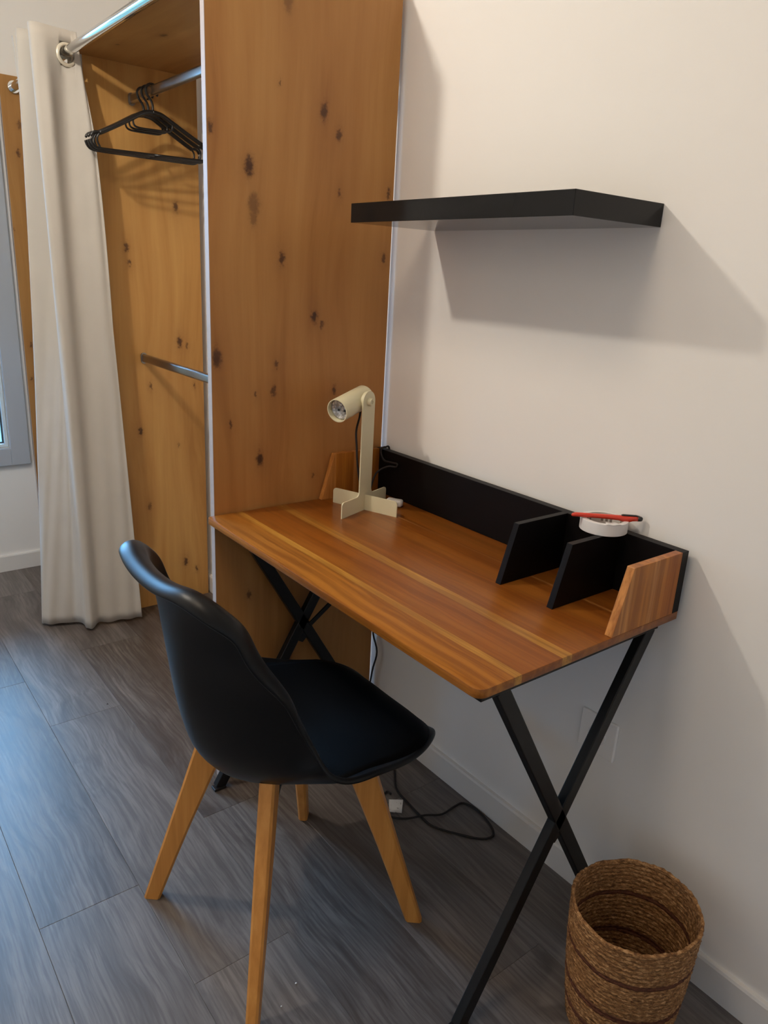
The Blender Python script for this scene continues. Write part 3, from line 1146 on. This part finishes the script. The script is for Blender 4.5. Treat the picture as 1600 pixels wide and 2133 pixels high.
# ------------------------------------------------------------------ desk lamp
def build_lamp():
    base = Vector((-0.165, 0.690, DZ))
    lp = thing('desk_lamp', 'pale sage metal spot lamp with crossed flat base on the desk', 'lamp', base)
    A = Vector((-0.937, -0.349, 0))
    A.normalize()
    Bv = Vector((-A.y, A.x, 0))          # (0.349, -0.937, 0): towards the camera side

    def plate(poly, dirv, nrm, th, name):
        nb = bmesh.new()
        lo_ = [nb.verts.new(base + dirv * a + Vector((0, 0, z)) - nrm * th / 2) for a, z in poly]
        hi_ = [nb.verts.new(base + dirv * a + Vector((0, 0, z)) + nrm * th / 2) for a, z in poly]
        nb.faces.new(lo_)
        nb.faces.new(hi_)
        n = len(poly)
        for i in range(n):
            nb.faces.new((lo_[i], lo_[(i + 1) % n], hi_[(i + 1) % n], hi_[i]))
        bmesh.ops.recalc_face_normals(nb, faces=nb.faces)
        return put(name, nb, M_LAMP, lp)
    hw, hh, wing = 0.0265, 0.040, 0.1005

    def arc(cx_, cz_, r_, a0, a1, n=6):
        return [(cx_ + r_ * math.cos(R(a0 + (a1 - a0) * k / n)), cz_ + r_ * math.sin(R(a0 + (a1 - a0) * k / n))) for k in range(n + 1)]
    top = 0.275
    poly = [(wing, 0.0)] + arc(wing - 0.009, hh - 0.009, 0.009, 0, 90) + arc(hw + 0.012, hh + 0.012, 0.012, 270, 180)
    poly += arc(0.0, top, hw, 0, 180, 14)
    poly += arc(-hw - 0.012, hh + 0.012, 0.012, 360, 270) + arc(-wing + 0.009, hh - 0.009, 0.009, 90, 180) + [(-wing, 0.0)]
    plate(poly, A, Bv, 0.003, 'stand_plate')
    p2 = [(wing - 0.004, 0.0)] + arc(wing - 0.013, hh - 0.009, 0.009, 0, 90) + [(0.0016, hh)] + [(0.0016, 0.0)]
    plate(p2, Bv, A, 0.003, 'base_wing')
    p3 = [(-a, z) for a, z in p2][::-1]
    plate(p3, Bv, A, 0.003, 'base_wing')
    # head
    piv = base + Vector((0, 0, top))
    off = -Bv * 0.034
    ax = (A * math.cos(R(11)) + Vector((0, 0, -math.sin(R(11))))).normalized()
    side_ = Bv
    up = ax.cross(side_).normalized()
    if up.z < 0:
        up = -up
    c = piv + off
    mt = Matrix((side_, up, ax)).transposed().to_4x4()
    mt.translation = c
    rad = 0.0285
    prof = [(0.0, -0.036), (rad - 0.006, -0.036), (rad - 0.002, -0.034), (rad, -0.030), (rad, 0.086), (rad - 0.0022, 0.086), (rad - 0.0022, 0.070), (rad - 0.0022, -0.030)]
    hd = put('lamp_head', lathe(prof, 44, mat4=mt), M_LAMP, lp)
    autosmooth(hd, 40)
    bp_ = [(0.0, 0.066), (0.010, 0.0665), (0.018, 0.069), (0.0232, 0.0735), (0.0245, 0.0735), (0.0245, 0.030), (0.0, 0.030)]
    put('bulb', lathe(bp_, 36, mat4=mt), M_BULB, hd, smooth=False, label='unlit clear reflector bulb')
    for k in range(3):
        a = R(90 + 120 * k)
        m2 = mt @ Matrix.Translation((0.010 * math.cos(a), 0.010 * math.sin(a), 0.0675))
        put('bulb_chip', lathe([(0.0, 0.002), (0.0022, 0.0016), (0.003, 0.0), (0.0, -0.001)], 12, mat4=m2), M_GASKET if k else M_WHITE_PL, hd)
    # pivot: disc between plate and head, knob on the outer face
    mk = Matrix((A, Vector((0, 0, 1)), Bv)).transposed().to_4x4()
    mk.translation = piv
    o_ = put('pivot_disc', lathe([(0.0, -0.008), (0.0245, -0.008), (0.0245, -0.0016), (0.0, -0.0016)], 36, mat4=mk), M_LAMP, lp)
    autosmooth(o_, 40)
    o_ = put('pivot_knob', lathe([(0.0, 0.0016), (0.0095, 0.0016), (0.0095, 0.009), (0.0085, 0.0105), (0.0045, 0.0105), (0.0045, 0.0085), (0.0, 0.0085)], 28, mat4=mk), M_LAMP, lp)
    autosmooth(o_, 40)
    # cord: out of the head, down behind the stem, back corner, behind the desk, floor
    c0 = c - ax * 0.012 - up * 0.028
    pts = [c0, c0 + A * 0.004 + Vector((0, 0, -0.02)), base + A * 0.0290 - Bv * 0.014 + Vector((0, 0, 0.205)), base + A * 0.0300 - Bv * 0.010 + Vector((0, 0, 0.165)), base + A * 0.026 - Bv * 0.009 + Vector((0, 0, 0.125)),
           base + A * 0.012 - Bv * 0.008 + Vector((0, 0, 0.07)), base - A * 0.012 - Bv * 0.014 + Vector((0, 0, 0.055)), (-0.120, 0.735, 0.775), (-0.075, 0.765, 0.815), (-0.050, 0.750, 0.835),
           (-0.038, 0.728, 0.838), (-0.037, 0.724, 0.847), (-0.039, 0.745, 0.846), (-0.041, 0.775, 0.846), (-0.038, 0.794, 0.862), (-0.034, 0.796, 0.8742), (-0.022, 0.796, 0.8762), (-0.0090, 0.796, 0.870), (-0.0065, 0.795, 0.80), (-0.0065, 0.790, 0.72),
           (-0.010, 0.770, 0.60), (-0.020, 0.795, 0.45), (-0.028, 0.805, 0.33), (-0.026, 0.782, 0.262), (-0.030, 0.795, 0.190), (-0.050, 0.780, 0.10), (-0.075, 0.700, 0.020), (-0.090, 0.600, 0.0032), (-0.141, 0.523, 0.0032), (-0.152, 0.460, 0.0032),
           (-0.157, 0.397, 0.0032), (-0.154, 0.351, 0.0032), (-0.117, 0.293, 0.0032), (-0.082, 0.252, 0.0032), (-0.050, 0.246, 0.0032), (-0.030, 0.277, 0.0032), (-0.020, 0.330, 0.0032), (-0.030, 0.374, 0.0032),
           (-0.060, 0.378, 0.0035), (-0.109, 0.373, 0.0055), (-0.150, 0.392, 0.0085), (-0.197, 0.413, 0.0055), (-0.224, 0.445, 0.0034), (-0.226, 0.480, 0.0034), (-0.200, 0.510, 0.0034), (-0.172, 0.524, 0.0034), (-0.168, 0.510, 0.0034)]
    cord = put('power_cord', tube(spline(pts, 5), 0.0027, 8), M_CORD, lp, smooth=True, label='thin dark textile cord')
    # paper tag on the cord
    def tag_material():
        k = N('printed_paper_tag')
        v = k.obj()
        vo = k.noise(v, 150.0, 2.0, 0.5)
        k.color(k.mixc(k.ramp(vo, [(0.62, (0, 0, 0)), (0.68, (0.8, 0.8, 0.8))]), (0.55, 0.53, 0.50), (0.10, 0.09, 0.09)))
        k.b.inputs['Roughness'].default_value = 0.7
        return k.m
    nb = bmesh.new()
    tg = [(-0.189, 0.493, 0.0065), (-0.163, 0.466, 0.012), (-0.192, 0.435, 0.0050), (-0.215, 0.458, 0.0040)]
    a = [nb.verts.new(Vector(p) + Vector((0, 0, 0.0004))) for p in tg]
    b = [nb.verts.new(Vector(p) - Vector((0, 0, 0.0004))) for p in tg]
    nb.faces.new(a)
    nb.faces.new(b[::-1])
    for i in range(4):
        nb.faces.new((a[i], b[i], b[(i + 1) % 4], a[(i + 1) % 4]))
    bmesh.ops.recalc_face_normals(nb, faces=nb.faces)
    put('cord_tag', nb, tag_material(), cord, label='small white printed paper tag')
    # inline switch lying behind the base
    m3 = Matrix.Translation((-0.078, 0.676, DZ + 0.010)) @ Matrix.Rotation(R(-60), 4, 'Z')
    nb = box((-0.022, -0.011, -0.0095), (0.022, 0.011, 0.0095), 0.006, 3)
    bmesh.ops.transform(nb, matrix=m3, verts=nb.verts)
    put('cord_switch', nb, M_WHITE_PL, lp, smooth=True, label='small white switch behind the base')


build_lamp()


# ------------------------------------------------------------------ tape roll and cutter
def core_material():
    k = N('printed_cardboard_core')
    v = k.obj()
    ge = k.n('SeparateXYZ')
    k.l(v, ge.inputs[0])
    an = k.math('ARCTAN2', ge.outputs[1], ge.outputs[0])
    z = ge.outputs[2]
    band = k.math('MULTIPLY', k.math('GREATER_THAN', z, 0.006), k.math('LESS_THAN', z, 0.018))
    wv = k.math('GREATER_THAN', k.math('SINE', k.math('MULTIPLY', an, 26.0)), -0.2)
    gp = k.math('GREATER_THAN', k.math('SINE', k.math('MULTIPLY', an, 5.0)), -0.45)
    f = k.math('MULTIPLY', k.math('MULTIPLY', band, wv), gp)
    k.color(k.mixc(f, (0.62, 0.58, 0.54), (0.20, 0.165, 0.15)))
    k.b.inputs['Roughness'].default_value = 0.6
    return k.m


TC = (-0.0535, 0.0595, ZT)
tp_ = thing('tape_roll', 'white roll of tape resting on the desk back board', 'tape', TC, R(10))
ro, ri = 0.0455, 0.0375
prof = [(ri, 0.0002), (ro - 0.0006, 0.0002), (ro, 0.0008), (ro, 0.0228), (ro - 0.0006, 0.0234), (ri, 0.0234)]
o = put('tape', lathe(prof, 64, close=True), M_TAPE, tp_, local=True)
autosmooth(o, 40)
prof = [(ri - 0.0018, 0.0004), (ri - 0.0001, 0.0004), (ri - 0.0001, 0.0232), (ri - 0.0018, 0.0232)]
o = put('core', lathe(prof, 64, close=True), core_material(), tp_, local=True, label='printed cardboard core')
autosmooth(o, 40)
# loose end of the tape curling over the rim
nb = bmesh.new()
for k in range(9):
    a = R(-150 + k * 5)
    for z_, rr_ in ((0.0238, 0.030), (0.0240, 0.046)):
        nb.verts.new((math.cos(a) * rr_, math.sin(a) * rr_, z_ + 0.0006 * math.sin(k * 1.3)))
nb.verts.ensure_lookup_table()
for k in range(8):
    nb.faces.new((nb.verts[2 * k], nb.verts[2 * k + 1], nb.verts[2 * k + 3], nb.verts[2 * k + 2]))
o = put('tape_end', nb, M_TAPE, tp_, local=True, smooth=True)
so = o.modifiers.new('thickness', 'SOLIDIFY')
so.thickness = 0.0004


def build_cutter(pa, pb):
    pa, pb = Vector(pa), Vector(pb)
    ct = thing('cutter_knife', 'slim red cutter knife with black end lying across tape roll', 'cutter', (pa + pb) / 2)
    t = (pb - pa).normalized()
    up = Vector((0, 0, 1))
    s_ = t.cross(up).normalized()
    up = s_.cross(t).normalized()
    Lc = (pb - pa).length

    def sect(stations, mat, name, ch=0.25):
        nb = bmesh.new()
        secs = []
        for (f, w_, h_, dz) in stations:
            c = pa + t * (Lc * f) + up * dz
            pts = []
            for k in range(12):
                a = 2 * math.pi * k / 12
                ca, sa = math.cos(a), math.sin(a)
                pts.append(nb.verts.new(c + s_ * (math.copysign(abs(ca) ** 0.6, ca) * w_ / 2) + up * (math.copysign(abs(sa) ** 0.6, sa) * h_ / 2)))
            secs.append(pts)
        nb.faces.new(secs[0])
        nb.faces.new(secs[-1])
        for a_, b_ in zip(secs[:-1], secs[1:]):
            for k in range(12):
                nb.faces.new((a_[k], a_[(k + 1) % 12], b_[(k + 1) % 12], b_[k]))
        bmesh.ops.recalc_face_normals(nb, faces=nb.faces)
        return put(name, nb, mat, ct, smooth=True)
    sect([(0.0, 0.004, 0.0025, -0.0015), (0.015, 0.007, 0.006, -0.001), (0.06, 0.009, 0.0075, 0), (0.5, 0.0105, 0.0085, 0), (0.66, 0.0115, 0.0095, -0.0005), (0.72, 0.0115, 0.0115, -0.0015), (0.82, 0.0115, 0.0115, -0.0015), (0.86, 0.0115, 0.0095, -0.0005), (0.93, 0.011, 0.009, 0)], M_RED, 'handle')
    sect([(0.928, 0.0112, 0.0095, 0), (0.97, 0.0105, 0.0090, 0), (0.99, 0.008, 0.0075, 0), (1.0, 0.004, 0.004, 0)], M_BLK_PL, 'end_cap')
    sect([(0.70, 0.0050, 0.0020, 0.0050), (0.72, 0.0060, 0.0032, 0.0054), (0.90, 0.0060, 0.0032, 0.0054), (0.95, 0.0055, 0.0026, 0.0046)], M_BLK_PL, 'pocket_clip')


CUT_A = (-0.1075, 0.0975, ZT + 0.0290)
CUT_B = (-0.0080, 0.0060, ZT + 0.0290)
build_cutter(CUT_A, CUT_B)

# ------------------------------------------------------------------ wall socket
sk = thing('wall_socket', 'flat square white socket plate on the wall behind the near desk legs', 'socket', (0, 0.030, 0.358))
put('plate', box((-0.0085, -0.0165, 0.3585), (-0.0002, 0.0755, 0.4485), 0.003, 3), M_WALL, sk)
mt = Matrix(((0, 0, -1), (1, 0, 0), (0, 1, 0))).to_4x4()
mt.translation = Vector((-0.0085, 0.0295, 0.4035))
o = put('socket_ring', lathe([(0.0, 0.0004), (0.018, 0.0004), (0.0195, 0.003), (0.0215, 0.003), (0.0225, 0.0)], 40, mat4=mt), M_WHITE_PL, sk)
autosmooth(o, 40)
for dz in (-0.0095, 0.0095):
    m2 = mt @ Matrix.Translation((dz, 0, 0.0006))
    put('pin_hole', lathe([(0.0, 0.0002), (0.0024, 0.0002), (0.0024, -0.001)], 12, mat4=m2), M_BLK_PL, sk)


# ------------------------------------------------------------------ basket
def build_basket():
    base = Vector((-0.204, -0.227, 0.0))
    bk = thing('waste_basket', 'round woven seagrass basket with darker bands by the wall', 'basket', base)
    Hh = 0.270
    mats = [straw_material('seagrass_weave', (0.070, 0.026, 0.008), (0.290, 0.135, 0.045), (0.70, 0.41, 0.19)),
            straw_material('dark_seagrass_band', (0.045, 0.013, 0.006), (0.115, 0.036, 0.016), (0.19, 0.07, 0.032))]

    def radius(z):
        f = z / Hh
        return 0.088 + 0.0215 * f ** 0.8 + 0.003 * math.sin(f * 3.1)
    SEG = 150
    rowh = 0.0088
    nrow = int(Hh / rowh)

    def shell(za, zb, mat, name, inner=True):
        nb = bmesh.new()
        rings = []
        nz = max(2, int((zb - za) / rowh * 6))
        for side in ((1, -1) if inner else (1,)):
            zs = [za + (zb - za) * k / nz for k in range(nz + 1)]
            if side < 0:
                zs = zs[::-1]
            for z in zs:
                ph = z / rowh
                row_ = math.floor(ph)
                bulge = abs(math.sin(math.pi * ph)) ** 0.7
                ring = []
                for k in range(SEG):
                    th = 2 * math.pi * k / SEG
                    lobe = 1.0 + 0.035 * math.cos(2 * th + 0.6) * (z / Hh)
                    braid = 0.5 + 0.5 * math.sin(th * 58 + (row_ % 2) * math.pi + (ph - row_ - 0.5) * 3.0)
                    rr_ = radius(z) * lobe + side * (0.0014 + bulge * (0.0007 + 0.0019 * braid) + 0.0006 * math.sin(th * 23 + z * 900) * math.sin(th * 7 - z * 410))
                    zr = z + (0.0022 * math.sin(3 * th + 1.0) + 0.0012 * math.sin(11 * th)) * (z / Hh) ** 2
                    ring.append(nb.verts.new((base.x + math.cos(th) * rr_, base.y + math.sin(th) * rr_, zr)))
                rings.append(ring)
        prs = list(zip(rings[:-1], rings[1:]))
        if inner:
            prs.append((rings[-1], rings[0]))
        for a, b in prs:
            for k in range(SEG):
                nb.faces.new((a[k], a[(k + 1) % SEG], b[(k + 1) % SEG], b[k]))
        bmesh.ops.recalc_face_normals(nb, faces=nb.faces)
        return put(name, nb, mat, bk, smooth=True)
    cuts = [0.004, 0.050, 0.062, 0.108, 0.121, 0.194, 0.2045, Hh]
    for i in range(len(cuts) - 1):
        shell(cuts[i], cuts[i + 1], mats[i % 2], 'woven_band' if i % 2 == 0 else 'dark_band')
    nb = lathe([(0.0, 0.001), (0.089, 0.001), (0.0895, 0.006), (0.0, 0.006)], 60)
    bmesh.ops.translate(nb, verts=nb.verts, vec=base)
    put('bottom', nb, mats[0], bk)
    # rolled rim
    pts = []
    for k in range(121):
        th = 2 * math.pi * k / 120
        lobe = 1.0 + 0.035 * math.cos(2 * th + 0.6)
        rr_ = radius(Hh) * lobe
        pts.append(base + Vector((math.cos(th) * rr_, math.sin(th) * rr_, Hh + 0.0015 + 0.0022 * math.sin(3 * th + 1.0) + 0.0012 * math.sin(11 * th) + 0.0007 * math.sin(47 * th))))
    put('rim', tube(pts, [0.0034 + 0.0006 * math.sin(k * 2.3) for k in range(121)], 8, caps=False), mats[0], bk, smooth=True)


build_basket()


# ------------------------------------------------------------------ crumbs
for name, lab, x, y, r_, mt in (('crumb', 'tiny white crumb on the floor right of the nearest chair leg, upper of two', -0.6610, 0.1810, 0.0016, M_WHITE_PL),
                                ('crumb', 'tiny white crumb on the floor right of the nearest chair leg, lower of two', -0.7080, 0.1560, 0.0013, M_WHITE_PL),
                                ('crumb', 'tiny dark crumb on a grey plank between curtain and chair', -0.6450, 1.3410, 0.0018, M_BLK_PL)):
    nb = bmesh.new()
    bmesh.ops.create_icosphere(nb, subdivisions=2, radius=r_)
    for v in nb.verts:
        v.co = Vector((v.co.x * 1.3, v.co.y, v.co.z * 0.75 + r_ * 0.72)) * (1 + 0.15 * math.sin(v.co.x * 4000 + v.co.y * 2500))
    o = put(name, nb, mt, None, local=True, smooth=True)
    o.location = (x, y, 0.0002)
    o['label'] = lab
    o['category'] = 'crumb'
